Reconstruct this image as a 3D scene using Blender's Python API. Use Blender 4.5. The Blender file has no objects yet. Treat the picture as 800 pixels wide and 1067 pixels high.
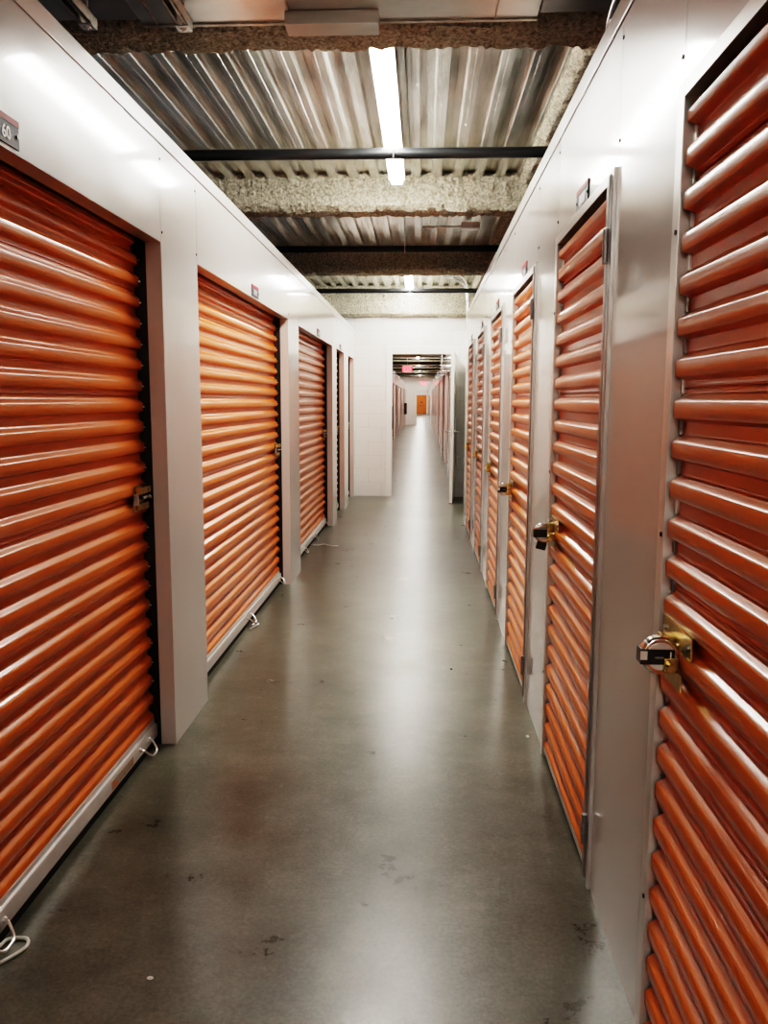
import bpy, bmesh, math, random
from mathutils import Vector, Matrix, noise
random.seed(7)
scene = bpy.context.scene
COL = scene.collection
PI = math.pi

# ---------------------------------------------------------------- dimensions (metres, read off the photograph)
XL, XR = -1.0118, 0.5026          # faces of the left and right locker walls
HW = 2.44                         # height of the locker walls
CAMZ = 1.4205
YR0, MOD, DW = 2.3003, 1.524, 0.971
YL0, PL = 3.2664, 0.518
YEND = 12.41
DECK = 3.045
HEAD_L, HEAD_R = 2.0245, 2.03

# ---------------------------------------------------------------- materials
def new_mat(name):
    m = bpy.data.materials.new(name); m.use_nodes = True
    nt = m.node_tree; b = nt.nodes['Principled BSDF']
    return m, nt, b

def coords(nt, scale=(1, 1, 1), kind='Object'):
    tc = nt.nodes.new('ShaderNodeTexCoord'); mp = nt.nodes.new('ShaderNodeMapping')
    mp.inputs['Scale'].default_value = scale
    nt.links.new(tc.outputs[kind], mp.inputs['Vector'])
    return mp.outputs['Vector']

def world_coords(nt, scale=(1, 1, 1)):
    g = nt.nodes.new('ShaderNodeNewGeometry'); mp = nt.nodes.new('ShaderNodeMapping')
    mp.inputs['Scale'].default_value = scale
    nt.links.new(g.outputs['Position'], mp.inputs['Vector'])
    return mp.outputs['Vector']

def noise_node(nt, vec, scale, detail=4, rough=0.5):
    n = nt.nodes.new('ShaderNodeTexNoise')
    n.inputs['Scale'].default_value = scale; n.inputs['Detail'].default_value = detail
    n.inputs['Roughness'].default_value = rough
    nt.links.new(vec, n.inputs['Vector'])
    return n.outputs['Fac']

def ramp(nt, fac, stops):
    r = nt.nodes.new('ShaderNodeValToRGB'); e = r.color_ramp.elements
    e[0].position, e[0].color = stops[0][0], (*stops[0][1], 1)
    e[1].position, e[1].color = stops[-1][0], (*stops[-1][1], 1)
    for p, c in stops[1:-1]:
        x = e.new(p); x.color = (*c, 1)
    nt.links.new(fac, r.inputs['Fac'])
    return r.outputs['Color']

def bump(nt, b, h, strength, dist, prev=None):
    n = nt.nodes.new('ShaderNodeBump'); n.inputs['Strength'].default_value = strength
    n.inputs['Distance'].default_value = dist
    nt.links.new(h, n.inputs['Height'])
    if prev: nt.links.new(prev, n.inputs['Normal'])
    nt.links.new(n.outputs['Normal'], b.inputs['Normal'])
    return n.outputs['Normal']

def simple(name, col, rough=0.5, metal=0.0, var=0.08, scale=8, coat=0.0, bmp=0.0):
    m, nt, b = new_mat(name)
    v = coords(nt); f = noise_node(nt, v, scale)
    lo = tuple(max(0, c * (1 - var)) for c in col); hi = tuple(c * (1 + var) for c in col)
    nt.links.new(ramp(nt, f, [(0.3, lo), (0.7, hi)]), b.inputs['Base Color'])
    b.inputs['Roughness'].default_value = rough; b.inputs['Metallic'].default_value = metal
    b.inputs['Coat Weight'].default_value = coat; b.inputs['Coat Roughness'].default_value = 0.12
    if bmp: bump(nt, b, noise_node(nt, v, scale * 4), 0.3, bmp)
    return m

M = {}
# glossy painted sheet steel of the locker walls: big soft waves bend its reflections
def panel_mat(name, col):
    m, nt, b = new_mat(name)
    v = world_coords(nt)
    f = noise_node(nt, v, 1.2, 2)
    nt.links.new(ramp(nt, f, [(0.3, tuple(c * 0.97 for c in col)), (0.7, tuple(min(1, c * 1.02) for c in col))]), b.inputs['Base Color'])
    b.inputs['Roughness'].default_value = 0.30
    b.inputs['Specular IOR Level'].default_value = 0.45
    b.inputs['Coat Weight'].default_value = 0.9; b.inputs['Coat Roughness'].default_value = 0.075
    v2 = world_coords(nt, (1, 0.9, 1.3))
    bump(nt, b, noise_node(nt, v2, 2.6, 1), 1.0, 0.008)
    return m
M['panel'] = panel_mat('painted_panel', (0.565, 0.545, 0.52))
M['jamb'] = panel_mat('bounce_tinted_jamb', (0.58, 0.52, 0.49))  # pinker than the panels: bounce from the orange doors put into the colour
def orange_mat():
    m, nt, b = new_mat('orange_paint')
    v = world_coords(nt)
    f = noise_node(nt, v, 3, 4)
    nt.links.new(ramp(nt, f, [(0.25, (0.60, 0.150, 0.015)), (0.75, (0.66, 0.172, 0.020))]), b.inputs['Base Color'])
    b.inputs['Roughness'].default_value = 0.33
    b.inputs['Coat Weight'].default_value = 0.35; b.inputs['Coat Roughness'].default_value = 0.11
    b.inputs['Specular IOR Level'].default_value = 0.3
    bump(nt, b, noise_node(nt, v, 350, 2), 0.12, 0.0006)
    return m
M['orange'] = orange_mat()
M['alu'] = simple('aluminium_bar', (0.66, 0.65, 0.63), 0.32, 0.45, 0.06, 12)
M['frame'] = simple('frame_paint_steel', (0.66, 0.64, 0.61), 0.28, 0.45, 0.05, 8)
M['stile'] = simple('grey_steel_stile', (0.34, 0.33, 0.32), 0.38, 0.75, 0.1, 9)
M['rubber'] = simple('black_rubber', (0.012, 0.012, 0.013), 0.6)
M['track'] = simple('dark_track', (0.02, 0.019, 0.018), 0.5, 0.3)
M['brass'] = simple('brass_yellow_zinc', (0.55, 0.42, 0.19), 0.27, 0.95, 0.2, 60)
M['chrome'] = simple('chrome', (0.72, 0.68, 0.64), 0.16, 1.0, 0.05, 20)
M['zinc'] = simple('zinc_rod', (0.72, 0.70, 0.67), 0.3, 0.9)
M['black'] = simple('black_plastic', (0.012, 0.012, 0.013), 0.3)
M['screw'] = simple('dark_screw', (0.05, 0.045, 0.045), 0.4, 0.6)
M['pipe'] = simple('black_pipe', (0.022, 0.024, 0.026), 0.33, 0.2)
M['strut'] = simple('galvanised_strut', (0.42, 0.38, 0.33), 0.35, 0.9, 0.25, 25)
M['white_paint'] = simple('white_door_paint', (0.80, 0.79, 0.76), 0.35, 0.0, 0.02, 4)
M['conduit'] = simple('pale_conduit', (0.72, 0.72, 0.69), 0.35, 0.3)
M['sign_dark'] = simple('sign_charcoal', (0.035, 0.04, 0.055), 0.55)
M['sign_red'] = simple('sign_red', (0.36, 0.015, 0.02), 0.55)
M['sign_white'] = simple('sign_white', (0.8, 0.8, 0.78), 0.4)
M['tag'] = simple('pale_tag', (0.72, 0.66, 0.60), 0.5)
M['rope'] = simple('pale_cord', (0.72, 0.70, 0.64), 0.6, 0, 0.1, 60)
M['speck'] = simple('speck', (0.02, 0.02, 0.02), 0.8)
M['paper'] = simple('paper_speck', (0.8, 0.8, 0.76), 0.8)
M['sticker_orange'] = simple('sticker_orange', (0.7, 0.22, 0.06), 0.5)
M['sticker'] = simple('sticker_tan', (0.42, 0.33, 0.25), 0.5, 0, 0.3, 120)
M['strike'] = simple('dark_bronze', (0.06, 0.04, 0.035), 0.4, 0.5)

def floor_mat():
    m, nt, b = new_mat('polished_concrete')
    v = world_coords(nt)
    big = noise_node(nt, v, 0.8, 4, 0.55)
    mid = noise_node(nt, v, 3.6, 10, 0.72)
    fine = noise_node(nt, v, 85, 5, 0.75)
    def madd(a, k, c):
        n = nt.nodes.new('ShaderNodeMath'); n.operation = 'MULTIPLY_ADD'; nt.links.new(a, n.inputs[0]); n.inputs[1].default_value = k
        if isinstance(c, float): n.inputs[2].default_value = c
        else: nt.links.new(c, n.inputs[2])
        return n.outputs[0]
    t = madd(big, 0.32, 0.0); t = madd(mid, 0.50, t); t = madd(fine, 0.35, t)      # centred near 0.585
    sc = nt.nodes.new('ShaderNodeMapRange'); sc.inputs['From Min'].default_value = 0.44; sc.inputs['From Max'].default_value = 0.72
    nt.links.new(t, sc.inputs['Value'])
    c = ramp(nt, sc.outputs[0], [(0.05, (0.045, 0.044, 0.030)), (0.5, (0.100, 0.099, 0.074)), (0.95, (0.170, 0.169, 0.135))])
    # pale scuffs
    s = noise_node(nt, world_coords(nt, (1.0, 1.0, 1)), 14, 8, 0.75)
    sr = nt.nodes.new('ShaderNodeMapRange'); sr.inputs['From Min'].default_value = 0.55; sr.inputs['From Max'].default_value = 0.80
    nt.links.new(s, sr.inputs['Value'])
    mx = nt.nodes.new('ShaderNodeMix'); mx.data_type = 'RGBA'
    mm = nt.nodes.new('ShaderNodeMath'); mm.operation = 'MULTIPLY'; mm.inputs[1].default_value = 0.5
    nt.links.new(sr.outputs[0], mm.inputs[0]); nt.links.new(mm.outputs[0], mx.inputs['Factor'])
    nt.links.new(c, mx.inputs['A']); mx.inputs['B'].default_value = (0.27, 0.26, 0.225, 1)
    nt.links.new(mx.outputs['Result'], b.inputs['Base Color'])
    rr = nt.nodes.new('ShaderNodeMapRange'); rr.inputs['From Min'].default_value = 0.15; rr.inputs['From Max'].default_value = 0.85
    rr.inputs['To Min'].default_value = 0.22; rr.inputs['To Max'].default_value = 0.40
    nt.links.new(mid, rr.inputs['Value']); nt.links.new(rr.outputs[0], b.inputs['Roughness'])
    b.inputs['Specular IOR Level'].default_value = 0.6
    bump(nt, b, noise_node(nt, v, 5, 3, 0.5), 0.35, 0.003)
    return m
M['floor'] = floor_mat()

def deck_mat():
    m, nt, b = new_mat('galvanised_deck')
    v = world_coords(nt, (1, 0.12, 1))
    f = noise_node(nt, v, 14, 3, 0.5)
    f2 = noise_node(nt, world_coords(nt), 1.3, 3)
    a = nt.nodes.new('ShaderNodeMath'); a.operation = 'ADD'; nt.links.new(f, a.inputs[0]); nt.links.new(f2, a.inputs[1])
    h = nt.nodes.new('ShaderNodeMath'); h.operation = 'MULTIPLY'; h.inputs[1].default_value = 0.5; nt.links.new(a.outputs[0], h.inputs[0])
    nt.links.new(ramp(nt, h.outputs[0], [(0.38, (0.50, 0.50, 0.455)), (0.5, (0.74, 0.745, 0.70)), (0.6, (0.90, 0.90, 0.86))]), b.inputs['Base Color'])
    b.inputs['Metallic'].default_value = 0.8
    b.inputs['Roughness'].default_value = 0.27
    bump(nt, b, f, 0.15, 0.002)
    return m
M['deck'] = deck_mat()
def duct_mat():
    m, nt, b = new_mat('galvanised_duct')
    f = noise_node(nt, world_coords(nt), 4, 5)
    nt.links.new(ramp(nt, f, [(0.3, (0.50, 0.49, 0.47)), (0.7, (0.66, 0.65, 0.62))]), b.inputs['Base Color'])
    b.inputs['Metallic'].default_value = 0.9; b.inputs['Roughness'].default_value = 0.28
    bump(nt, b, noise_node(nt, world_coords(nt), 2.5, 1), 0.6, 0.006)
    return m
M['duct'] = duct_mat()
def foam_mat():
    m, nt, b = new_mat('sprayed_fireproofing')
    v = world_coords(nt)
    f = noise_node(nt, v, 55, 6, 0.7)
    nt.links.new(ramp(nt, f, [(0.35, (0.22, 0.20, 0.145)), (0.5, (0.46, 0.43, 0.335)), (0.66, (0.72, 0.69, 0.58))]), b.inputs['Base Color'])
    b.inputs['Roughness'].default_value = 0.95
    bump(nt, b, f, 1.0, 0.02)
    return m
M['foam'] = foam_mat()
def cmu_mat():
    m, nt, b = new_mat('painted_block')
    tc = nt.nodes.new('ShaderNodeNewGeometry')
    sp = nt.nodes.new('ShaderNodeSeparateXYZ'); cb = nt.nodes.new('ShaderNodeCombineXYZ')
    nt.links.new(tc.outputs['Position'], sp.inputs[0]); nt.links.new(sp.outputs['X'], cb.inputs['X']); nt.links.new(sp.outputs['Z'], cb.inputs['Y'])
    br = nt.nodes.new('ShaderNodeTexBrick')
    br.inputs['Scale'].default_value = 1.0; br.inputs['Brick Width'].default_value = 0.406; br.inputs['Row Height'].default_value = 0.203
    br.inputs['Mortar Size'].default_value = 0.006; br.inputs['Mortar Smooth'].default_value = 0.6
    br.inputs['Color1'].default_value = (0.76, 0.74, 0.71, 1); br.inputs['Color2'].default_value = (0.78, 0.765, 0.735, 1)
    br.inputs['Mortar'].default_value = (0.66, 0.645, 0.62, 1)
    nt.links.new(cb.outputs[0], br.inputs['Vector'])
    nt.links.new(br.outputs['Color'], b.inputs['Base Color'])
    b.inputs['Roughness'].default_value = 0.42
    inv = nt.nodes.new('ShaderNodeMath'); inv.operation = 'SUBTRACT'; inv.inputs[0].default_value = 1
    nt.links.new(br.outputs['Fac'], inv.inputs[1])
    p = bump(nt, b, inv.outputs[0], 0.5, 0.004)
    bump(nt, b, noise_node(nt, world_coords(nt), 90, 3), 0.25, 0.003, p)
    return m
M['cmu'] = cmu_mat()
def emis(name, col, s):
    m, nt, b = new_mat(name)
    b.inputs['Base Color'].default_value = (*col, 1)
    b.inputs['Emission Color'].default_value = (*col, 1); b.inputs['Emission Strength'].default_value = s
    return m
M['tube'] = emis('lit_tube', (1.0, 0.965, 0.90), 72)
M['exit_red'] = emis('exit_red', (1.0, 0.05, 0.07), 2.2)
M['exit_face'] = emis('exit_face', (1.0, 0.32, 0.34), 0.6)

# ---------------------------------------------------------------- mesh helpers
class MB:
    def __init__(self): self.bm = bmesh.new(); self.bev = False
    def box(self, x0, x1, y0, y1, z0, z1, bev=0.0, rot=None, piv=None):
        r = bmesh.ops.create_cube(self.bm, size=1)
        vs = r['verts']
        for v in vs:
            v.co = Vector(((x0 + x1) / 2 + v.co.x * (x1 - x0), (y0 + y1) / 2 + v.co.y * (y1 - y0), (z0 + z1) / 2 + v.co.z * (z1 - z0)))
        if bev:
            self.bev = True
            es = list({e for v in vs for e in v.link_edges})
            rb = bmesh.ops.bevel(self.bm, geom=es, offset=bev, segments=2, profile=0.5, affect='EDGES')
            vs = list({v for f in rb['faces'] for v in f.verts} | {v for v in vs if v.is_valid})
        if rot is not None:
            pv = Vector(piv) if piv else Vector(((x0 + x1) / 2, (y0 + y1) / 2, (z0 + z1) / 2))
            for v in vs: v.co = rot @ (v.co - pv) + pv
        return self
    def cyl(self, p0, p1, r, seg=16, r2=None):
        p0, p1 = Vector(p0), Vector(p1); d = p1 - p0
        q = d.to_track_quat('Z', 'Y').to_matrix().to_4x4()
        m = Matrix.Translation((p0 + p1) / 2) @ q
        bmesh.ops.create_cone(self.bm, cap_ends=True, cap_tris=False, segments=seg, radius1=r, radius2=r if r2 is None else r2, depth=d.length, matrix=m)
        return self
    def tube(self, pts, r, seg=8):
        pts = [Vector(p) for p in pts]; rings = []
        up = Vector((0, 0, 1))
        for i, p in enumerate(pts):
            t = (pts[min(i + 1, len(pts) - 1)] - pts[max(i - 1, 0)]).normalized()
            a = t.cross(up)
            if a.length < 1e-3: a = t.cross(Vector((1, 0, 0)))
            a.normalize(); b = t.cross(a)
            rings.append([self.bm.verts.new(p + r * (math.cos(k * 2 * PI / seg) * a + math.sin(k * 2 * PI / seg) * b)) for k in range(seg)])
        for i in range(len(rings) - 1):
            for k in range(seg):
                self.bm.faces.new((rings[i][k], rings[i][(k + 1) % seg], rings[i + 1][(k + 1) % seg], rings[i + 1][k]))
        self.bm.faces.new(rings[0][::-1]); self.bm.faces.new(rings[-1])
        return self
    def ball(self, c, r, sc=(1, 1, 1)):
        m = Matrix.Translation(c) @ Matrix.Diagonal((*sc, 1))
        bmesh.ops.create_uvsphere(self.bm, u_segments=12, v_segments=8, radius=r, matrix=m)
        return self
    def build(self, name, mat, parent=None, smooth=True, loc=None):
        bmesh.ops.recalc_face_normals(self.bm, faces=self.bm.faces)
        me = bpy.data.meshes.new(name); self.bm.to_mesh(me); self.bm.free()
        me.materials.append(mat)
        if smooth:
            me.polygons.foreach_set('use_smooth', [True] * len(me.polygons))
            me.set_sharp_from_angle(angle=math.radians(35))
        o = bpy.data.objects.new(name, me); COL.objects.link(o)
        if self.bev and smooth:
            wn = o.modifiers.new('wn', 'WEIGHTED_NORMAL'); wn.keep_sharp = True; wn.weight = 100
        if parent: o.parent = parent
        if loc: o.location = loc
        return o

def smooth_path(pts, n=6):
    pts = [Vector(p) for p in pts]; out = []
    P = [pts[0]] + pts + [pts[-1]]
    for i in range(1, len(P) - 2):
        for k in range(n):
            t = k / n; a, b, c, d = P[i - 1], P[i], P[i + 1], P[i + 2]
            out.append(0.5 * ((2 * b) + (c - a) * t + (2 * a - 5 * b + 4 * c - d) * t * t + (3 * b - 3 * c + d - a) * t ** 3))
    out.append(pts[-1]); return out

def thing(name, label, cat, loc=(0, 0, 0), rz=0, group=None):
    o = bpy.data.objects.new(name, None); COL.objects.link(o)
    o.empty_display_size = 0.1
    o.location = loc; o.rotation_euler = (0, 0, rz); o['label'] = label; o['category'] = cat
    if group: o['group'] = group
    return o
def tag(o, label, cat, group=None, kind=None):
    o['label'] = label; o['category'] = cat
    if group: o['group'] = group
    if kind: o['kind'] = kind
    return o
def struct(o):
    o['kind'] = 'structure'; return o
def dup(root, loc, rz, label, group=None):
    r = root.copy(); COL.objects.link(r); r.location = loc; r.rotation_euler = (0, 0, rz); r['label'] = label
    if group: r['group'] = group
    def rec(src, dst):
        for ch in list(src.children):
            c = ch.copy(); COL.objects.link(c); c.parent = dst
            c.matrix_parent_inverse = ch.matrix_parent_inverse.copy(); rec(ch, c)
    rec(root, r)
    return r

# ---------------------------------------------------------------- floor, ceiling, ends
YB, YF1, YF2 = -4.0, 50.0, 88.0
struct(MB().box(-3.6, 3.6, YB - 0.2, YF2 + 0.3, -0.15, 0).build('floor', M['floor']))

def make_deck():
    mb = MB(); bm = mb.bm
    pitch = 0.1524; x = -3.6; prof = []
    while x < 3.6:
        prof += [(x, 0.0), (x + 0.020, 0.0), (x + 0.022, 0.003), (x + 0.026, 0.003), (x + 0.028, 0.0), (x + 0.060, 0.0), (x + 0.070, 0.040), (x + 0.100, 0.040), (x + 0.102, 0.036), (x + 0.108, 0.036), (x + 0.110, 0.040), (x + 0.142, 0.040)]
        x += pitch
    rows = []
    ys = [YB - 0.2, 0, 3.4, 6.45, 9.5, YEND + 0.05, 20, 35, YF1, YF2 + 0.3]
    for y in ys: rows.append([bm.verts.new((px, y, DECK + pz)) for px, pz in prof])
    top = [[bm.verts.new((px, y, DECK + 0.09)) for px in (-3.6, 3.6)] for y in (ys[0], ys[-1])]
    for i in range(len(rows) - 1):
        for k in range(len(prof) - 1):
            bm.faces.new((rows[i][k], rows[i][k + 1], rows[i + 1][k + 1], rows[i + 1][k]))
    bm.faces.new((top[0][0], top[0][1], top[1][1], top[1][0]))
    o = mb.build('ceiling', M['deck'], smooth=False)
    return struct(o)
make_deck()

# the block wall closing this corridor, with a doorway
OX0, OX1, OZ = -0.47, 0.444, 2.112
SIDE = 0.615
mb = MB()
mb.box(XL - 0.45, OX0, YEND, YEND + 0.2, 0, 2.66)
mb.box(OX1, 1.4, YEND, YEND + 0.2, 0, 2.66)
mb.box(OX0, OX1, YEND, YEND + 0.2, OZ, 2.66)
struct(mb.build('wall_end', M['cmu'], smooth=False))
# recess beside the last right-hand locker
struct(MB().box(SIDE, SIDE + 0.06, 9.93, YEND, 0, HW).build('wall_recess', M['white_paint']))
mb = MB()
fw = 0.075
for s, x0, x1 in ((0, OX0 - fw, OX0 + 0.012), (1, OX1 - 0.012, OX1 + fw)):
    mb.box(x0, x1, YEND - 0.018, YEND + 0.218, 0, OZ + 0.10, 0.004)
mb.box(OX0 + 0.012, OX1 - 0.012, YEND - 0.018, YEND + 0.218, OZ - 0.012, OZ + 0.10, 0.004)
trim1 = struct(mb.build('trim_1', M['white_paint']))
MB().box(OX0 + 0.012, OX0 + 0.03, YEND + 0.02, YEND + 0.08, 1.0, 1.34).build('strike_plate', M['strike'], trim1)
MB().box(OX0 + 0.012, OX0 + 0.02, YEND + 0.02, YEND + 0.08, 1.86, 1.96).build('hinge_plate', M['stile'], trim1)

# open door leaf
door = bpy.data.objects.new('door_1', None); COL.objects.link(door); struct(door)
door.location = (0.462, YEND - 0.02, 0)
door.rotation_euler = (0, 0, math.radians(-90 - 4.3))     # local +x runs from the hinge along the leaf
leaf = MB().box(0.0, 0.872, -0.022, 0.022, 0.012, 2.09, 0.002).build('door_leaf', M['white_paint'], door)
for z in (0.25, 1.08, 1.88):
    MB().box(-0.012, 0.03, 0.018, 0.03, z - 0.055, z + 0.055).cyl((-0.008, 0.028, z - 0.055), (-0.008, 0.028, z + 0.055), 0.009).build('hinge', M['zinc'], door)
for s in (-1, 1):
    h = MB(); y = s * 0.022
    h.cyl((0.81, y, 1.0), (0.81, y + s * 0.012, 1.0), 0.028, 20)
    h.tube([(0.81, y + s * 0.01, 1.0), (0.81, y + s * 0.055, 1.0), (0.80, y + s * 0.065, 1.0), (0.70, y + s * 0.065, 1.0)], 0.009)
    h.build('lever_handle', M['chrome'], door)
MB().box(0.868, 0.8755, -0.012, 0.012, 0.93, 1.07).build('latch_plate', M['zinc'], door)
MB().box(0.02, 0.86, -0.02, 0.02, 0.003, 0.014).build('door_sweep', M['rubber'], door)

# ---------------------------------------------------------------- locker walls
def panels(mb, sgn, face, spans, z0, z1, core=0.056):
    """sheet steel panels with fine seams; sgn = +1 if the corridor is on the +x side"""
    for y0, y1 in spans:
        g = 0.0018
        a, b = face, face - sgn * 0.006
        mb.box(min(a, b), max(a, b), y0 + g, y1 - g, z0, z1)
        a, b = face - sgn * 0.0055, face - sgn * 0.06
        mb.box(min(a, b), max(a, b), y0, y1, z0, z1)

def left_openings():
    r = [(YL0 + PL + (i) * 2 * MOD - 0.0, YL0 + (i + 1) * 2 * MOD) for i in (-2, -1, 0, 1)]
    y = YL0 + PL + 4 * MOD
    r += [(9.83, 10.76), (11.354, 12.284)]
    return r
LO = left_openings()
def left_wall():
    mb = MB(); y = YB
    for a, b in LO:
        panels(mb, 1, XL, [(y, a)], 0.0, HW)
        panels(mb, 1, XL, [(a, b)], HEAD_L, HW)
        y = b
    panels(mb, 1, XL, [(y, YEND)], 0.0, HW)
    return struct(mb.build('wall_left', M['panel']))
WL = left_wall()
RO = [(YR0 + i * MOD, YR0 + DW + i * MOD) for i in range(-2, 5)]
RWE = 9.93
def right_wall():
    mb = MB(); y = YB
    for a, b in RO:
        panels(mb, -1, XR, [(y, a)], 0.0, HW)
        panels(mb, -1, XR, [(a, b)], HEAD_R, HW)
        y = b
    panels(mb, -1, XR, [(y, RWE)], 0.0, HW)
    mb.box(XR + 0.005, SIDE + 0.06, RWE - 0.05, RWE, 0, HW)
    return struct(mb.build('wall_right', M['panel']))
WR = right_wall()
struct(MB().box(-1.5, 1.0, YB - 0.1, YB, 0, 2.9).build('wall_back', M['cmu']))
# top flashing along both walls
mb = MB(); mb.box(XL - 0.062, XL + 0.005, YB, YEND, HW - 0.052, HW + 0.006, 0.0015); struct(mb.build('trim_2', M['panel']))
mb = MB(); mb.box(XR - 0.005, XR + 0.062, YB, RWE + 0.004, HW - 0.052, HW + 0.006, 0.0015); struct(mb.build('trim_3', M['panel']))
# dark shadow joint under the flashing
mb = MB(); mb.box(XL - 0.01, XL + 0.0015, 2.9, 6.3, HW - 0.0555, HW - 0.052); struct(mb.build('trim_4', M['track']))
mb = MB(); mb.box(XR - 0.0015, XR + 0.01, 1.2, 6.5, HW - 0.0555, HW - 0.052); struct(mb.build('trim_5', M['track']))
# screws on the seams
sm = None
def screw(x, y, z, par, sgn):
    global sm
    if sm is None:
        sm = MB().cyl((0, 0, 0), (0.003, 0, 0), 0.0052, 8).build('screw', M['screw'], par); o = sm
    else:
        o = sm.copy(); COL.objects.link(o); o.parent = par
    o.location = (x, y, z); o.rotation_euler = (0, 0, 0 if sgn > 0 else PI)
for a, b in LO[1:5]:
    for yy in (a - 0.012, b + 0.012):
        for zz in (2.06, 2.33): screw(XL, yy, zz, WL, 1)
for a, b in RO[1:6]:
    for yy in (a - 0.012, b + 0.012):
        for zz in (2.09, 2.34): screw(XR, yy, zz, WR, -1)

# ---------------------------------------------------------------- corrugated door skins
def ss(t): t = max(0, min(1, t)); return t * t * (3 - 2 * t)
def profile(z0, z1, pitch=0.080, amp=0.018, lean=0.0, seams=True, phase=0.0):
    """(z, out) points of a ribbed door skin: broad crest, sloped flanks, flat trough with a fine bead"""
    pts = []; n0 = int(math.floor(z0 / pitch)) - 1; n = n0
    stops = []
    for i in range(n0, int(z1 / pitch) + 2):
        b = i * pitch + phase
        f = [0.0, 0.035]                                     # trough end
        S = lambda t: 0.25 * t + 0.75 * ss(t)
        loc = [(0.00, 0.0), (0.115, 0.0)] + [(0.115 + 0.115 * k / 8, S(k / 8)) for k in range(1, 9)]
        loc += [(0.42, 1.02), (0.59, 1.0)] + [(0.59 + 0.235 * k / 10, 1 - S(k / 10)) for k in range(1, 11)] + [(0.86, 0.0)]
        if seams and i % 5 == 2: loc += [(0.905, 0.0), (0.915, -0.22), (0.94, -0.22), (0.95, 0.12)]
        for t, h in loc: stops.append((b + t * pitch, h * amp))
    out = []
    for z, h in stops:
        if z0 <= z <= z1:
            l = -lean * max(0, z - (z1 - 0.26)) ** 2
            out.append((z, h + l))
    out = [(z0, out[0][1])] + out + [(z1, out[-1][1])]
    return out
def skin(name, prof, y0, y1, x, mat, parent, thick=0.003, endround=0.0, ny=1):
    mb = MB(); bm = mb.bm
    ysr = [y0 + (y1 - y0) * k / ny for k in range(ny + 1)]
    F = [[bm.verts.new((x + h, yy, z)) for z, h in prof] for yy in ysr]
    B = [[bm.verts.new((x + h - thick, yy, z)) for z, h in prof] for yy in (y0, y1)]
    for j in range(ny):
        for k in range(len(prof) - 1): bm.faces.new((F[j][k], F[j + 1][k], F[j + 1][k + 1], F[j][k + 1]))
    for k in range(len(prof) - 1):
        bm.faces.new((B[0][k], B[0][k + 1], B[1][k + 1], B[1][k]))
        bm.faces.new((F[0][k], F[0][k + 1], B[0][k + 1], B[0][k]))
        bm.faces.new((F[-1][k], B[1][k], B[1][k + 1], F[-1][k + 1]))
    bmesh.ops.recalc_face_normals(bm, faces=bm.faces)
    me = bpy.data.meshes.new(name); bm.to_mesh(me); bm.free(); me.materials.append(mat)
    me.polygons.foreach_set('use_smooth', [True] * len(me.polygons)); me.set_sharp_from_angle(angle=math.radians(50))
    o = bpy.data.objects.new(name, me); COL.objects.link(o); o.parent = parent
    return o

def roll_door(w, label, loc, rz, head=HEAD_L, detail=2, group=None):
    """roll-up door; local x = 0 is the wall face, +x the corridor, y along the wall"""
    t = thing('roll_up_door', label, 'door', loc, rz, group)
    h = w / 2
    # painted returns of the opening
    mb = MB()
    mb.box(-0.0615, -0.0005, -h - 0.0015, -h + 0.002, 0, head).box(-0.0615, -0.0005, h - 0.002, h + 0.0015, 0, head)
    mb.box(-0.0615, -0.0005, -h, h, head - 0.003, head + 0.0015)
    mb.build('jamb_lining', M['jamb'], t)
    xs = -0.108
    cur = skin('curtain', profile(0.112, head + 0.10, lean=0.55, seams=detail > 1), -h + 0.004, h - 0.004, xs, M['orange'], t)
    for s in (-1, 1):
        mb = MB()
        y0, y1 = (h - 0.0035, h + 0.03) if s > 0 else (-h - 0.03, -h + 0.0035)
        mb.box(-0.15, -0.0625, y0, y1, 0, head + 0.05)
        if detail > 1:
            for i in range(2, 25):
                z = i * 0.080 + 0.022
                mb.box(-0.094, -0.089, (h - 0.009) if s > 0 else (-h + 0.0035), (h - 0.0035) if s > 0 else (-h + 0.009), z, z + 0.006)
        g = mb.build('guide_track', M['track'], t)
    if detail > 1:
        for i in range(3, 25):                                   # bright clip heads on the far edge
            z = i * 0.080 + 0.030
            c = MB().box(-0.0905, -0.0835, h - 0.012, h - 0.0036, z, z + 0.0065, 0.001).build('edge_clip', M['zinc'], t)
    MB().box(-0.125, -0.063, -h, h, head + 0.012, head + 0.05).build('dark_header_gap', M['track'], t)  # black strip standing in for the shaded gap above the curtain
    # bottom bar: a rounded channel with a rubber seal
    mb = MB(); bm = mb.bm
    pr = [(-0.114, 0.035), (-0.080, 0.035), (-0.076, 0.039), (-0.076, 0.083), (-0.080, 0.090), (-0.088, 0.0925), (-0.088, 0.108), (-0.093, 0.114), (-0.114, 0.114)]
    A = [bm.verts.new((x, -h + 0.004, z)) for x, z in pr]; B = [bm.verts.new((x, h - 0.004, z)) for x, z in pr]
    for k in range(len(pr)): bm.faces.new((A[k], B[k], B[(k + 1) % len(pr)], A[(k + 1) % len(pr)]))
    bm.faces.new(A); bm.faces.new(B[::-1])
    bb = mb.build('bottom_bar', M['alu'], t)
    MB().box(-0.108, -0.085, -h + 0.006, h - 0.006, 0.002, 0.036).build('rubber_seal', M['rubber'], bb)
    return t

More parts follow.
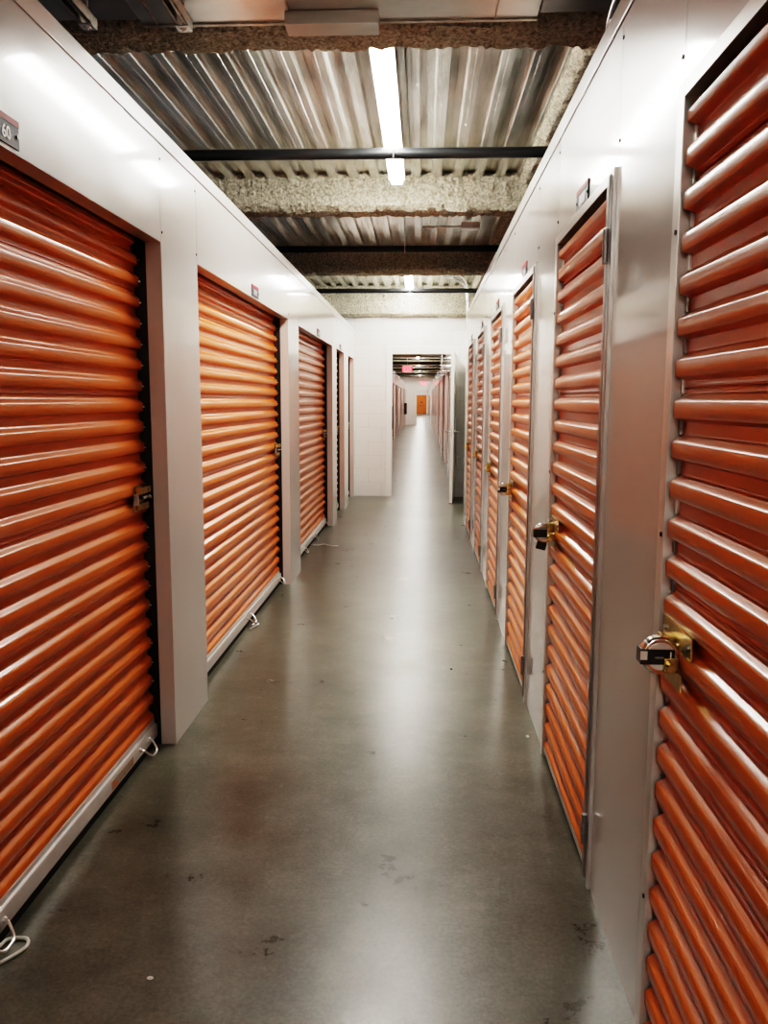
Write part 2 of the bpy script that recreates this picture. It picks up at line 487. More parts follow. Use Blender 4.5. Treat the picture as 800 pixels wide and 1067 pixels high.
def pull_handle(t, y, z=0.062, droop=0.03):
    p = smooth_path([(-0.076, y - 0.055, z), (-0.060, y - 0.050, z - 0.004), (-0.038, y - 0.03, z - droop), (-0.034, y, z - droop - 0.004), (-0.038, y + 0.03, z - droop), (-0.060, y + 0.050, z - 0.004), (-0.076, y + 0.055, z)], 5)
    o = MB().tube(p, 0.0042).ball((-0.074, y - 0.055, z), 0.009).ball((-0.074, y + 0.055, z), 0.009).build('pull_handle', M['zinc'], t)
    return o

def slide_latch(t, y, z):
    """brass slide latch on a roll-up door: cover plate, base plate, bolt"""
    x = -0.0875
    b = MB()
    b.box(x - 0.001, x + 0.003, y - 0.080, y + 0.050, z - 0.052, z + 0.048, 0.001)
    o = b.build('latch_plate', M['brass'], t)
    MB().box(x + 0.003, x + 0.026, y - 0.072, y + 0.050, z + 0.014, z + 0.042, 0.003).box(x + 0.0265, x + 0.0275, y + 0.012, y + 0.018, z + 0.019, z + 0.033).build('latch_cover', M['brass'], o)
    MB().box(x + 0.003, x + 0.018, y - 0.065, y + 0.045, z - 0.048, z - 0.022, 0.003).build('latch_guide', M['brass'], o)
    MB().cyl((x + 0.016, y - 0.035, z - 0.002), (x + 0.016, y + 0.050, z - 0.002), 0.008).cyl((x + 0.016, y + 0.015, z - 0.002), (x + 0.036, y + 0.015, z - 0.002), 0.006).build('bolt', M['chrome'], o)
    MB().box(x + 0.003, x + 0.014, y - 0.095, y - 0.060, z - 0.026, z + 0.016, 0.002).build('latch_end', M['stile'], o)
    return o

big_w = LO[1][1] - LO[1][0]
def mid(o): return (o[0] + o[1]) / 2
d1 = roll_door(big_w, 'nearest wide orange roll-up door on the left wall, cut off by the picture edge', (XL, mid(LO[1]), 0), 0)
base_children = list(d1.children)
d2 = dup(d1, (XL, mid(LO[2]), 0), 0, 'second wide orange roll-up door on the left wall, between the two widest white pillars')
d3 = dup(d1, (XL, mid(LO[3]), 0), 0, 'third wide orange roll-up door on the left, with pale reflections down its ribs')
d0 = dup(d1, (XL, mid(LO[0]), 0), 0, 'wide orange roll-up door on the left behind the viewpoint')
for d, y, z in ((d1, 3.19, 1.045), (d2, 6.235, 1.055), (d3, 9.28, 1.06)):
    slide_latch(d, y - d.location.y, z)
pull_handle(d1, 3.10 - d1.location.y, 0.066); pull_handle(d1, 1.925 - d1.location.y, 0.064)
pull_handle(d2, 5.10 - d2.location.y); pull_handle(d2, 6.22 - d2.location.y)
pull_handle(d3, 8.30 - d3.location.y); pull_handle(d3, 9.22 - d3.location.y); pull_handle(d3, 7.55 - d3.location.y)
# label on the near bottom bar
bar1 = [c for c in d1.children if c.name.startswith('bottom_bar')][0]
y0 = 2.75 - d1.location.y
st = MB().box(-0.0762, -0.0754, y0, y0 + 0.22, 0.044, 0.076).build('sticker', M['sticker'], bar1)
st['label'] = 'pale warning sticker with small dark and orange marks'
mk = MB()
for k, (a, b, c, d) in enumerate(((0.010, 0.034, 0.048, 0.072), (0.040, 0.052, 0.048, 0.060), (0.195, 0.206, 0.054, 0.068))):
    mk.box(-0.0755, -0.0751, y0 + a, y0 + b, c, d)
# small doors at the end of the left wall
sw = LO[4][1] - LO[4][0]
d4 = roll_door(sw, 'narrow orange roll-up door seen edge-on, fourth on the left wall', (XL, mid(LO[4]), 0), 0)
slide_latch(d4, 0.385, 1.06)
d5 = dup(d4, (XL, mid(LO[5]), 0), 0, 'narrow roll-up door hardly showing, beside the white block wall on the left')
mk.build('printed_mark', M['sticker_orange'], bar1)

# ---------------------------------------------------------------- hinged corrugated doors on the right (local +x = corridor, local -y = far from the camera)
def hinged_door(label, loc):
    t = thing('hinged_locker_door', label, 'door', loc, PI)
    w = DW; h = w / 2; T = HEAD_R
    mb = MB()
    mb.box(-0.05, 0.010, -h, -h + 0.042, 0, T, 0.002)              # lock-side post
    mb.box(-0.05, 0.010, h - 0.020, h, 0, T, 0.002)                # hinge-side post
    mb.box(-0.05, 0.010, -h + 0.042, h - 0.020, T - 0.032, T, 0.002)
    f = mb.build('door_frame', M['frame'], t)
    for z in (0.35, 1.15, 1.75):
        MB().cyl((0.010, -h + 0.030, z), (0.0125, -h + 0.030, z), 0.005, 8).build('rivet', M['screw'], f)
    # door leaf: hinge stile, ribbed skin
    st = MB().box(-0.028, 0.016, h - 0.056, h - 0.022, 0.022, T - 0.010, 0.008).build('hinge_stile', M['stile'], t)
    skin('corrugated_skin', profile(0.052, T - 0.060, amp=0.022, phase=0.012), -h + 0.052, h - 0.050, -0.018, M['orange'], t)
    MB().box(-0.060, -0.030, -h + 0.045, h - 0.05, 0.03, T - 0.033).build('backing_sheet', M['track'], t)
    MB().box(-0.022, 0.004, -h + 0.050, h - 0.056, 0.022, 0.051, 0.003).build('bottom_rail', M['frame'], t)
    MB().box(-0.03, -0.005, -h + 0.044, h - 0.056, 0.002, 0.0215).build('rubber_seal', M['rubber'], t)
    # crinkled silver filler showing between the rib ends and the post
    for i in range(1, 25):
        z = i * 0.08 - 0.006
        MB().box(-0.024, -0.010, -h + 0.0425, -h + 0.0515, z, z + 0.032, 0.003).build('rib_end_filler', M['stile'] if i % 3 else M['zinc'], t)
    for z in (0.18, 1.83):
        MB().cyl((0.020, h - 0.020, z - 0.045), (0.020, h - 0.020, z + 0.045), 0.0085, 10).cyl((0.020, h - 0.020, z - 0.018), (0.020, h - 0.020, z - 0.014), 0.0105, 10).cyl((0.020, h - 0.020, z + 0.014), (0.020, h - 0.020, z + 0.018), 0.0105, 10).build('hinge', M['stile'], t)
    # brass slide latch: plate, staple, bolt
    yl = -h + 0.062; zl = 0.945
    x = 0.006
    pl = MB().box(x - 0.004, x + 0.0, yl, yl + 0.175, zl - 0.002, zl + 0.044, 0.001).box(x, x + 0.004, yl, yl + 0.135, zl - 0.075, zl - 0.040, 0.001).box(x - 0.004, x, yl + 0.04, yl + 0.075, zl - 0.04, zl + 0.01, 0.001).build('latch_plate', M['brass'], t)
    MB().box(x, x + 0.026, yl + 0.045, yl + 0.085, zl - 0.032, zl + 0.022, 0.004).box(x, x + 0.03, yl + 0.10, yl + 0.118, zl - 0.042, zl - 0.012, 0.003).build('latch_staple', M['brass'], pl)
    MB().cyl((x + 0.020, yl - 0.012, zl - 0.028), (x + 0.020, yl + 0.135, zl - 0.028), 0.0085, 12).build('bolt', M['brass'], pl)
    MB().cyl((x, yl + 0.012, zl + 0.022), (x + 0.004, yl + 0.012, zl + 0.022), 0.006, 8).build('rivet', M['stile'], pl)
    MB().cyl((x, yl + 0.16, zl + 0.022), (x + 0.004, yl + 0.16, zl + 0.022), 0.006, 8).build('rivet', M['stile'], pl)
    return t
names_r = ['orange corrugated hinged door on the right behind the viewpoint, farther back',
           'orange corrugated hinged door on the right just behind the viewpoint',
           'nearest orange corrugated hinged door on the right, cut off by the picture edge',
           'second orange corrugated hinged door on the right, between the two widest wall panels',
           'third orange corrugated hinged door from the near end of the right wall',
           'fourth orange corrugated hinged door on the right wall, without a round padlock',
           'fifth orange corrugated hinged door on the right wall, narrow in view',
           'farthest orange corrugated hinged door on the right, beside the white conduit']
RD = []
for i, o in enumerate(RO):
    loc = (XR, mid(o), 0)
    if not RD: RD.append(hinged_door(names_r[0], loc))
    else: RD.append(dup(RD[0], loc, PI, names_r[i]))

RD.append(dup(RD[0], (XR, YR0 + DW / 2 + 4 * MOD, 0), PI, 'x')) if False else None

# ---------------------------------------------------------------- padlocks
def disc_padlock(label, y, z, tagged=False, dark=False):
    """round shrouded padlock hanging off the latch, its face to the near end of the corridor"""
    t = thing('disc_padlock', label, 'padlock', (XR - 0.040, y, z), 0, None)
    body = MB().cyl((0, -0.013, 0), (0, 0.013, 0), 0.0375, 40)
    for v in body.bm.verts: pass
    b = body.build('body', M['chrome'], t)
    bv = b.modifiers.new('b', 'BEVEL'); bv.width = 0.005; bv.segments = 3; bv.limit_method = 'ANGLE'
    MB().cyl((0, -0.0145, 0), (0, -0.0128, 0), 0.027, 32).build('face_disc', M['frame'] if not dark else M['stile'], t)
    MB().box(-0.0395, 0.026, -0.0175, 0.0175, -0.016, 0.014, 0.002).build('black_band', M['black'], t)
    if not dark:
        MB().box(-0.0402, -0.027, -0.0185, -0.0172, -0.006, 0.011).build('paper_mark', M['tag'], t)
        MB().box(0.016, 0.0185, -0.0185, -0.0172, -0.011, 0.010).build('paper_mark', M['sign_white'], t)
        MB().box(-0.012, 0.004, -0.0185, -0.0172, -0.003, 0.000).build('paper_mark', M['stile'], t)
    MB().tube(smooth_path([(0.022, 0, 0.012), (0.036, 0, 0.020), (0.052, 0, 0.012), (0.054, 0, -0.004), (0.042, 0, -0.016), (0.024, 0, -0.012)], 5), 0.0048).build('shackle', M['brass'], t)
    if tagged:
        MB().box(-0.026, 0.012, -0.004, 0.010, -0.066, -0.034, 0.004, Matrix.Rotation(0.25, 3, 'Y')).build('rubber_cover', M['black'], t)
    return t
disc_padlock('large round chrome disc padlock with black band on the nearest right-hand door', 1.590, 0.934)
disc_padlock('dark disc padlock with a black cover hanging under it, on the second right-hand door', 3.155, 0.925, True, True)
disc_padlock('small round disc padlock on the third right-hand door', 4.69, 0.930, False)

# ---------------------------------------------------------------- number plates
def text_obj(body, size, mat, parent, loc, rot, ext=0.0006):
    cu = bpy.data.curves.new('number', 'FONT'); cu.body = body; cu.size = size; cu.extrude = ext
    cu.align_x = 'CENTER'; cu.align_y = 'CENTER'; cu.offset = size * 0.02
    tmp = bpy.data.objects.new('tmp', cu); COL.objects.link(tmp)
    dg = bpy.context.evaluated_depsgraph_get(); me = bpy.data.meshes.new_from_object(tmp.evaluated_get(dg))
    bpy.data.objects.remove(tmp)
    me.materials.clear(); me.materials.append(mat)
    o = bpy.data.objects.new('lettering', me); COL.objects.link(o); o.parent = parent; o.location = loc; o.rotation_euler = rot
    return o
def plate(label, x, y, sgn, z=2.064, num=None, noff=0.0):
    t = thing('number_plate', label, 'sign', (x, y, z), 0 if sgn > 0 else PI)
    MB().box(0, 0.004, -0.098, 0.098, -0.034, 0.034, 0.001).build('plate', M['sign_dark'], t)
    MB().box(0.0035, 0.005, -0.098, 0.098, 0.019, 0.034).build('red_stripe', M['sign_red'], t)
    for s in (-1, 1): MB().cyl((0.004, s * 0.086, -0.004), (0.007, s * 0.086, -0.004), 0.005, 10).build('screw', M['black'], t)
    if num: text_obj(num, 0.043, M['sign_white'], t, (0.0048, noff, -0.009), (PI / 2, 0, PI / 2))
    else: MB().box(0.004, 0.0048, -0.045, 0.05, -0.022, 0.010).build('pale_patch', M['stile'], t)
    return t
plate('dark number plate with red top stripe reading 60, above the nearest left door', XL, 2.030, 1, 2.066, '60', 0.031)
plate('small number plate with red top stripe above the second left door', XL, 5.075, 1)
plate('tiny number plate above the third left door', XL, 8.12, 1)
plate('tiny number plate above the narrow fourth left door', XL, 10.30, 1)
plate('number plate with red top stripe above the second right door', XR, 2.785, -1, 2.066)
plate('number plate with red stripe above the third right door', XR, 4.31, -1, 2.066)
plate('faint number plate above the fourth right door', XR, 5.83, -1, 2.066)
plate('faint number plate above the fifth right door', XR, 7.355, -1, 2.066)
plate('faint number plate above the farthest right door', XR, 8.88, -1, 2.066)

# ---------------------------------------------------------------- ceiling: fireproofed beams
def foam_beam(name, x0, x1, y0, y1, z0, z1, res=0.028, amp=0.022, seed=0):
    """rounded box, densely gridded and roughened: three visible faces as one open sleeve"""
    mb = MB(); bm = mb.bm
    along_x = (x1 - x0) > (y1 - y0)
    L0, L1 = (x0, x1) if along_x else (y0, y1)
    W0, W1 = (y0, y1) if along_x else (x0, x1)
    path = []
    def seg(a, b):
        n = max(2, int((Vector(b) - Vector(a)).length / res))
        for k in range(n): path.append(Vector(a).lerp(Vector(b), k / n))
    c = 0.035
    seg((W0, z1), (W0, z0 + c)); seg((W0, z0 + c), (W0 + c, z0)); seg((W0 + c, z0), (W1 - c, z0)); seg((W1 - c, z0), (W1, z0 + c)); seg((W1, z0 + c), (W1, z1)); path.append(Vector((W1, z1)))
    n = int((L1 - L0) / res); rows = []
    cw, cz = (W0 + W1) / 2, (z0 + z1) / 2 + 0.05
    for i in range(n + 1):
        l = L0 + (L1 - L0) * i / n; r = []
        for p in path:
            q = Vector((l, p.x, p.y)) if along_x else Vector((p.x, l, p.y))
            d = Vector((0, p.x - cw, p.y - cz)) if along_x else Vector((p.x - cw, 0, p.y - cz))
            d.normalize()
            s = Vector((seed * 3.1, 0, seed))
            k = noise.noise(q * 7 + s) * 0.35 + noise.noise(q * 24 + s) * 0.6 + noise.noise(q * 55 + s) * 0.75
            r.append(bm.verts.new(q + d * amp * k + Vector((0, 0, -abs(noise.noise(q * 5 + s)) * amp * 0.4))))
        rows.append(r)
    for i in range(n):
        for k in range(len(path) - 1): bm.faces.new((rows[i][k], rows[i + 1][k], rows[i + 1][k + 1], rows[i][k + 1]))
    return mb.build(name, M['foam'])
BB = [3.59, 6.65, 9.69]
BL = ['dark-shadowed fireproofed ceiling beam nearest the camera, beside the metal duct',
      'pale rough fireproofed cross beam at the far end of the near strip light',
      'dark cross beam with a rough lower edge, behind the second black pipe']
for i, y in enumerate(BB):
    tag(foam_beam('ceiling_beam', -2.6, 2.4, y - 0.26, y + 0.005, 2.822, DECK + 0.03, res=0.017 if i == 1 else 0.02, seed=i), BL[i], 'beam')
tag(foam_beam('ceiling_beam', -2.6, 1.6, YEND - 0.10, YEND + 0.22, 2.635, DECK + 0.03, res=0.026, seed=5), 'pale rough fireproofed beam capping the white block wall', 'beam')
tag(foam_beam('ceiling_beam', 0.69, 0.98, 0.5, 12.30, 2.985, DECK + 0.03, res=0.022, seed=9), 'long rough beam running above the right-hand locker wall', 'beam')

# ---------------------------------------------------------------- black cross pipes
PLAB = ['nearest black pipe crossing under the strip light', 'second black pipe crossing in front of the dark beam', 'farthest black pipe crossing in front of the end wall']
for i, y in enumerate((5.07, 8.14, 11.17)):
    tag(MB().cyl((-2.4, y, 2.845), (2.2, y, 2.845), 0.031, 24).build('black_pipe', M['pipe']), PLAB[i], 'pipe')
    zt = 2.9245 if i != 1 else DECK + 0.02
    h = MB().tube(smooth_path([(-0.19, y, zt), (-0.185, y + 0.0, 2.889), (-0.185, y - 0.030, 2.868), (-0.185, y - 0.036, 2.845), (-0.185, y - 0.03, 2.822), (-0.185, y, 2.809), (-0.185, y + 0.03, 2.822), (-0.185, y + 0.036, 2.845), (-0.185, y + 0.028, 2.87), (-0.185, y + 0.004, 2.886)], 5), 0.0045)
    tag(h.build('pipe_hanger', M['zinc']), ['thin wire hanger holding the nearest black pipe', 'thin wire hanger holding the second black pipe', 'thin wire hanger holding the farthest black pipe'][i], 'hanger')

# ---------------------------------------------------------------- strip lights
def strip_light(label, y0, y1, x=-0.197, group=None, z=2.925):
    t = thing('strip_light', label, 'light', (x, y0, z), 0, group)
    L = y1 - y0
    MB().box(-0.055, 0.055, 0.0, L, 0.040, 0.075, 0.004).box(-0.055, -0.050, 0.0, L, 0.030, 0.042).box(0.050, 0.055, 0.0, L, 0.030, 0.042).build('housing', M['white_paint'], t)
    mb = MB(); bm = mb.bm
    mb.box(-0.040, 0.040, 0.004, L - 0.004, 0.0, 0.039, 0.014)
    mb.build('tube', M['tube'], t)
    for y in (0.3, L - 0.3): MB().tube([(0, y, 0.075), (0, y, DECK + 0.03 - z)], 0.004, 6).build('hanger_rod', M['zinc'], t)
    return t
L1 = strip_light('long glowing fluorescent strip light near the camera, above the first black pipe', 3.80, 6.11)
dup(L1, (-0.197, 9.90, 2.925), 0, 'second fluorescent strip light, partly hidden behind the dark beam')
dup(L1, (-0.197, -3.80, 2.925), 0, 'fluorescent strip light behind the viewpoint')
y = 16.0; k = 0
dup(L1, (-0.197, 84.3, 2.925), 0, 'added strip light brightening the orange door at the far end', 'strip lights beyond the doorway')  # added lamp that lifts the dim orange end door
dup(L1, (-0.197, 78.0, 2.925), 0, 'added strip light brightening the orange door at the far end', 'strip lights beyond the doorway')  # second added lamp, also for the dim last stretch
while y < 72:
    dup(L1, (-0.197, y, 2.925), 0, 'added strip light brightening the orange door at the far end', 'strip lights beyond the doorway')
    y += 6.1

# ---------------------------------------------------------------- duct, struts and bits near the camera
t = thing('air_duct', 'galvanised metal duct crossing the ceiling at the top of the picture', 'duct', (0, 2.95, 2.80))
MB().box(-1.05, 0.40, -0.45, 0.31, 0.0, 0.26, 0.004).build('duct_body', M['duct'], t)
MB().box(-1.60, -1.056, -0.45, 0.29, 0.01, 0.27, 0.004).build('unlit_duct_end', M['stile'], t)  # darker steel on both duct ends stands in for missing light
MB().box(0.406, 1.2, -0.45, 0.29, 0.01, 0.27, 0.004).build('unlit_duct_end', M['stile'], t)
for x in (-1.0, -0.495, 0.245): MB().box(x, x + 0.006, -0.45, 0.312, -0.005, 0.26).build('seam_flange', M['strut'], t)
MB().box(-1.05, 0.40, 0.302, 0.318, -0.006, 0.02).build('edge_lip', M['strut'], t)
t2 = t
MB().box(-0.508, -0.172, 0.21, 0.312, -0.048, -0.001, 0.002).build('flange_plate', M['duct'], t2)
def strut(label, x, y1, z):
    t = thing('strut_channel', label, 'bracket', (x, y1, z))
    MB().box(-0.021, -0.018, -1.2, 0, 0, 0.042).box(0.018, 0.021, -1.2, 0, 0, 0.042).box(-0.021, 0.021, -1.2, 0, 0.039, 0.042).box(-0.021, -0.009, -1.2, 0, 0, 0.003).box(0.009, 0.021, -1.2, 0, 0, 0.003).build('channel', M['strut'], t, False)
    MB().cyl((0, -0.04, -0.012), (0, -0.04, 0.0965), 0.006, 8).cyl((0, -0.04, -0.008), (0, -0.04, 0.0), 0.013, 6).build('threaded_rod', M['zinc'], t)
    MB().box(-0.024, 0.024, -0.065, -0.015, -0.003, 0.0).build('washer', M['zinc'], t)
strut('left of the two galvanised strut channels under the ceiling at top left', -1.185, 3.10, 2.715)
strut('right of the two galvanised strut channels under the ceiling at top left', -0.855, 3.14, 2.72)
tag(MB().tube(smooth_path([(0.575, 2.3, 2.80), (0.575, 2.5, 2.70), (0.575, 2.72, 2.65), (0.575, 2.83, 2.62), (0.575, 2.86, 2.60), (0.575, 2.85, 2.585), (0.575, 2.80, 2.60)], 5), 0.006).build('wire_hook', M['zinc']), 'bent wire hook above the right wall at the top of the picture', 'hook')
# junction boxes and conduit in the dark middle bay
t = thing('junction_conduit', 'thin conduit run with small boxes under the deck in the dark middle bay', 'conduit', (0, 7.9, 3.0))
MB().tube([(-0.02, 0, 0.0), (0.46, 0.01, 0.0)], 0.009).build('conduit_run', M['conduit'], t)
MB().tube(smooth_path([(-0.02, 0, 0), (0.03, 0.1, 0.0), (0.09, 0.14, 0.02), (0.12, 0.02, 0.0)], 5), 0.006).build('conduit_loop', M['conduit'], t)
MB().box(0.33, 0.50, -0.06, 0.06, -0.03, 0.03, 0.004).build('junction_box', M['conduit'], t)
# conduits by the last right-hand locker
t = thing('wall_conduit', 'pale vertical conduit running down beside the last right-hand locker', 'conduit', (0.590, 11.45, 0))
MB().tube(smooth_path([(0, 0, 0), (0, 0, 1), (0, 0, 2), (0, 0, 2.6), (0, 0.0, 2.80), (-0.02, 0.0, 2.90), (-0.09, 0.0, 2.99), (-0.22, -0.2, 3.03)], 6), 0.013, 10).build('conduit_pipe', M['conduit'], t)
MB().box(-0.02, 0.02, -0.015, 0.015, 1.2, 1.23).build('strap', M['zinc'], t)
t = thing('wall_conduit', 'thinner conduit behind the open white door', 'conduit', (0.597, 11.85, 0))
MB().tube(smooth_path([(0, 0, 0), (0, 0, 1), (0, 0, 2), (0, 0, 2.7), (-0.02, 0, 2.95), (-0.02, 0, 3.06)], 6), 0.010, 10).build('conduit_pipe', M['conduit'], t)
# bracket box beside the far strip light
t = thing('junction_box', 'small grey box with a curved cable on the ceiling by the farthest pipe', 'box', (0.30, 11.0, 3.0))
MB().box(-0.05, 0.05, -0.04, 0.04, -0.02, 0.05, 0.004).build('box_body', M['zinc'], t)
MB().tube(smooth_path([(0.04, 0, 0), (0.14, 0, 0.01), (0.22, 0, -0.05), (0.26, 0.0, -0.15)], 6), 0.007).build('cable', M['conduit'], t)

# ---------------------------------------------------------------- loose things on the floor
tag(MB().tube(smooth_path([(-1.086, 8.09, 0.005), (-1.03, 8.06, 0.005), (-0.97, 8.12, 0.006), (-0.90, 8.05, 0.005), (-0.82, 8.04, 0.005)], 6), 0.0048, 6).build('loose_cord', M['rope']), 'thin pale cord lying on the floor by the third left door', 'cord')
tag(MB().tube(smooth_path([(-1.085, 1.86, 0.008), (-1.05, 1.90, 0.006), (-1.02, 1.955, 0.006), (-1.035, 1.99, 0.006), (-1.08, 1.985, 0.006), (-1.09, 1.95, 0.006)], 8), 0.0045, 8).build('wire_loop', M['rope']), 'pale wire loop on the floor at the bottom left corner', 'wire')
tag(MB().tube(smooth_path([(-1.065, 5.00, 0.006), (-1.045, 5.04, 0.012), (-1.03, 5.10, 0.014), (-1.055, 5.13, 0.008), (-1.07, 5.09, 0.006)], 6), 0.006, 8).build('wire_loop', M['zinc']), 'twisted metal wire scrap beside the handle of the second left door', 'wire')
tag(MB().ball((0, 0, 0.004), 0.007, (1, 1, 0.6)).build('pebble', M['speck'], loc=(0.164, 4.30, 0)), 'black speck of grit on the floor in the middle distance', 'debris')
tag(MB().ball((0, 0, 0.003), 0.007, (1, 1.6, 0.5)).build('paper_scrap', M['paper'], loc=(0.46, 3.42, 0)), 'tiny white scrap on the floor before the second right door', 'debris')
tag(MB().ball((0, 0, 0.003), 0.006, (1.4, 1, 0.5)).build('paper_scrap', M['paper'], loc=(-0.66, 1.86, 0)), 'tiny white scrap on the floor near the bottom left', 'debris')

# ---------------------------------------------------------------- the corridor beyond the doorway
y0 = YEND + 0.2
WF = []
def far_wall(name, sgn, face, spans, y0, y1):
    mb = MB(); y = y0
    for a, b in spans:
        if a > y: panels(mb, sgn, face, [(y, a)], 0, HW)
        panels(mb, sgn, face, [(a, b)], HEAD_L, HW)
        y = b
    panels(mb, sgn, face, [(y, y1)], 0, HW)
    return struct(mb.build(name, M['panel']))
fl = [(13.0 + i * 2 * MOD, 13.0 + i * 2 * MOD + big_w) for i in range(12)]
fr = [(13.5 + i * 2 * MOD, 13.5 + i * 2 * MOD + big_w) for i in range(12)]
far_wall('wall_left_far', 1, XL, fl, y0, YF1)
far_wall('wall_right_far', -1, XR, fr, y0, YF1)
fd = roll_door(big_w, 'orange locker door in the left row beyond the doorway', (XL, mid(fl[0]), 0), 0, HEAD_L, 1, 'left locker doors beyond the doorway')
for s in fl[1:]: dup(fd, (XL, mid(s), 0), 0, 'orange locker door in the left row beyond the doorway', 'left locker doors beyond the doorway')
for s in fr: dup(fd, (XR, mid(s), 0), PI, 'orange locker door in the right row beyond the doorway', 'right locker doors beyond the doorway')
# far cross wall with an opening, and the last stretch behind it
fo0, fo1, foz = -0.39, 0.44, 2.09
mb = MB(); mb.box(XL - 1, fo0, YF1, YF1 + 0.2, 0, 2.84).box(fo1, 1.5, YF1, YF1 + 0.2, 0, 2.84).box(fo0, fo1, YF1, YF1 + 0.2, foz, 2.84)
struct(mb.build('wall_far', M['cmu'], smooth=False))
mb = MB(); mb.box(fo0 - 0.07, fo0 + 0.01, YF1 - 0.02, YF1 + 0.22, 0, foz + 0.1).box(fo1 - 0.01, fo1 + 0.07, YF1 - 0.02, YF1 + 0.22, 0, foz + 0.1).box(fo0 + 0.01, fo1 - 0.01, YF1 - 0.02, YF1 + 0.22, foz - 0.01, foz + 0.1)
struct(mb.build('trim_6', M['white_paint']))
mb = MB(); mb.box(XL - 0.06, XL, YF1 + 0.2, YF2, 0, HW); struct(mb.build('wall_left_last', M['panel']))
mb = MB(); mb.box(XR, XR + 0.06, YF1 + 0.2, YF2, 0, HW); struct(mb.build('wall_right_last', M['panel']))
mb = MB(); mb.box(-2, 1.5, YF2, YF2 + 0.2, 0, 3.1); struct(mb.build('wall_last', M['cmu']))
dt = thing('roll_up_door', 'small bright orange door at the very end of the corridor', 'door', (-0.15, YF2 - 0.03, 0), -PI / 2)
skin('curtain', profile(0.05, 2.02, seams=False), -0.53, 0.53, 0.0, M['orange'], dt)
MB().box(-0.005, 0.03, -0.60, -0.53, 0, 2.1).box(-0.005, 0.03, 0.53, 0.60, 0, 2.1).box(-0.005, 0.03, -0.53, 0.53, 2.02, 2.1).build('door_frame', M['white_paint'], dt)
MB().box(0.017, 0.03, -0.08, 0.08, 1.18, 1.34).box(0.017, 0.03, -0.18, -0.06, 0.86, 0.96).box(0.017, 0.03, 0.06, 0.18, 0.86, 0.96).build('dark_fitting', M['strike'], dt)
tag(MB().box(-1.005, -0.86, 44.9, 45.2, 0.70, 1.30).build('wall_cabinet', M['strike']), 'dark box on the left wall far beyond the doorway', 'cabinet')
# ceiling members beyond the doorway
fb = None
for i in range(12):
    y = 15.6 + i * 3.048
    if fb is None:
        fb = foam_beam('ceiling_beam', -1.9, 1.6, -0.13, 0.13, 2.84, DECK + 0.03, res=0.05, seed=11)
        tag(fb, 'rough ceiling beam crossing the corridor beyond the doorway', 'beam', 'ceiling beams beyond the doorway'); fb.location = (0, y, 0)
        fp = MB().cyl((-1.9, 0, 2.845), (1.6, 0, 2.845), 0.031, 12).build('black_pipe', M['pipe'])
        MB().cyl((-0.8, 0, 0.87 * 0 + 2.845), (-0.8, 0, DECK + 0.03), 0.006, 6).build('hanger_rod', M['zinc'], fp)
        tag(fp, 'black ceiling pipe crossing the corridor beyond the doorway', 'pipe', 'black pipes beyond the doorway'); fp.location = (0, y + 1.5, 0)
    else:
        o = fb.copy(); COL.objects.link(o); o.location = (0, y, 0)
        o = fp.copy(); COL.objects.link(o); o.location = (0, y + 1.5, 0)
        c = fp.children[0].copy(); COL.objects.link(c); c.parent = o
# white conduits bending down to the right-hand lockers
for k, (yy, xx) in enumerate(((24.0, 0.30), (25.5, 0.42))):
    tag(MB().tube(smooth_path([(xx - 0.5, yy, 2.78), (xx - 0.15, yy, 2.78), (xx - 0.04, yy, 2.75), (xx, yy, 2.66), (xx + 0.0, yy, 2.4), (xx + 0.0 , yy, 2.0), (XR + 0.02, yy, 1.98)] if False else [(xx - 0.5, yy, 2.79), (xx, yy, 2.79), (0.46, yy, 2.77), (0.53, yy, 2.70), (0.54, yy, 2.5), (0.54, yy, 2.45)], 6), 0.022, 8).build('ceiling_conduit', M['conduit']), ['pale conduit bending down over the right lockers beyond the doorway, nearer one', 'pale conduit bending down over the right lockers beyond the doorway, farther one'][k], 'conduit')
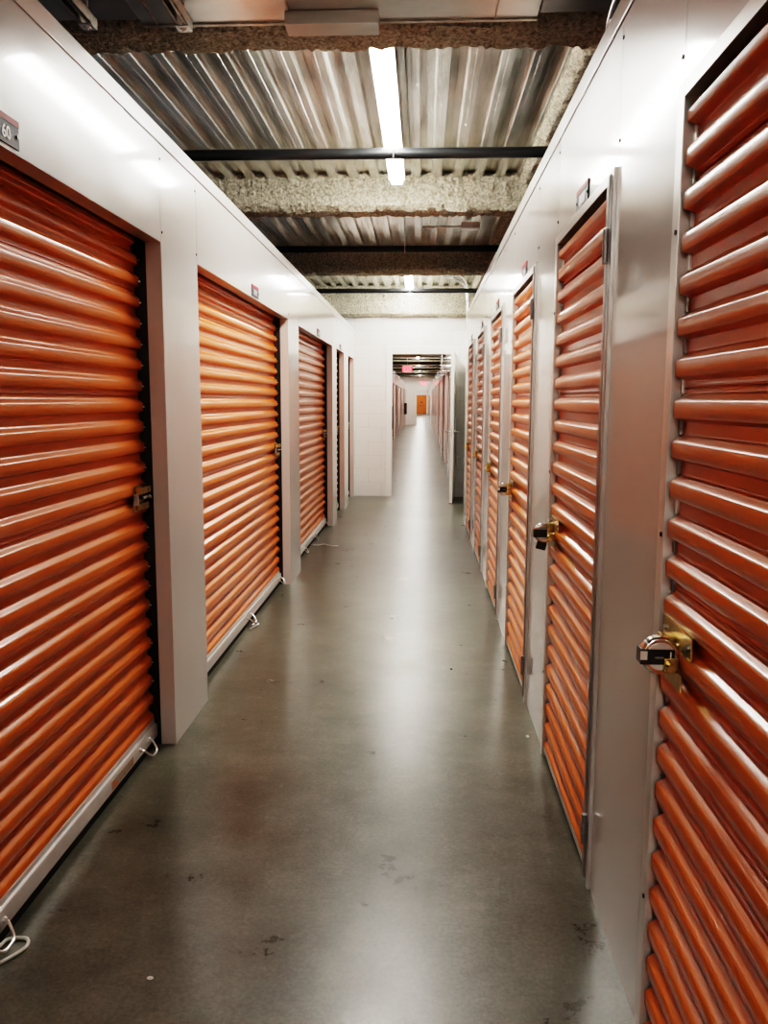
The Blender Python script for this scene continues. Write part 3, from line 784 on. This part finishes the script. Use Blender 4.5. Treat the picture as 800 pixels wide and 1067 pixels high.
# exit signs
def exit_sign(label, x, y, z, top):
    t = thing('exit_sign', label, 'sign', (x, y, z))
    MB().box(-0.155, 0.155, -0.02, 0.02, -0.10, 0.10, 0.008).build('housing', M['exit_face'], t)
    MB().tube([(0, 0, 0.10), (0, 0, top - z)], 0.008, 6).build('stem', M['zinc'], t)
    text_obj('EXIT', 0.17, M['exit_red'], t, (0, -0.023, 0), (PI / 2, 0, 0), 0.002)
exit_sign('red lit EXIT sign hanging from the ceiling beyond the doorway', -0.53, 28, 2.46, DECK)
exit_sign('tiny red EXIT sign over the farthest opening', 0.04, YF1 - 0.06, 2.45, 2.6)

# ---------------------------------------------------------------- camera (fitted to the photograph: 867.6 px focal length at 800 px width)
f, pi_, ya, ro = 867.62, .1329, .0459, .0037
R = Vector((math.cos(ya), math.sin(ya), 0)); Fh = Vector((-math.sin(ya), math.cos(ya), 0)); Z = Vector((0, 0, 1))
F = Fh * math.cos(pi_) - Z * math.sin(pi_); U = Fh * math.sin(pi_) + Z * math.cos(pi_)
X = R * math.cos(ro) + U * math.sin(ro); Y = -R * math.sin(ro) + U * math.cos(ro)
cam = bpy.data.cameras.new('camera'); co = bpy.data.objects.new('camera', cam); COL.objects.link(co)
m = Matrix(((X.x, Y.x, -F.x, 0), (X.y, Y.y, -F.y, 0), (X.z, Y.z, -F.z, CAMZ), (0, 0, 0, 1)))
co.matrix_world = m
cam.sensor_fit = 'HORIZONTAL'; cam.sensor_width = 36; cam.lens = f / 800 * 36
cam.clip_start = 0.02; cam.clip_end = 200
scene.camera = co

# ---------------------------------------------------------------- world and view
w = bpy.data.worlds.new('world'); scene.world = w; w.use_nodes = True
bg = w.node_tree.nodes['Background']; bg.inputs['Color'].default_value = (0.9, 0.93, 1.0, 1); bg.inputs['Strength'].default_value = 0.09
scene.view_settings.view_transform = 'Filmic'
scene.view_settings.look = 'Very High Contrast'
scene.view_settings.exposure = 0.66
scene.view_settings.gamma = 1.0
scene.cycles.max_bounces = 10
scene.cycles.diffuse_bounces = 6
scene.cycles.glossy_bounces = 5
scene.cycles.sample_clamp_indirect = 8
scene.cycles.use_denoising = True
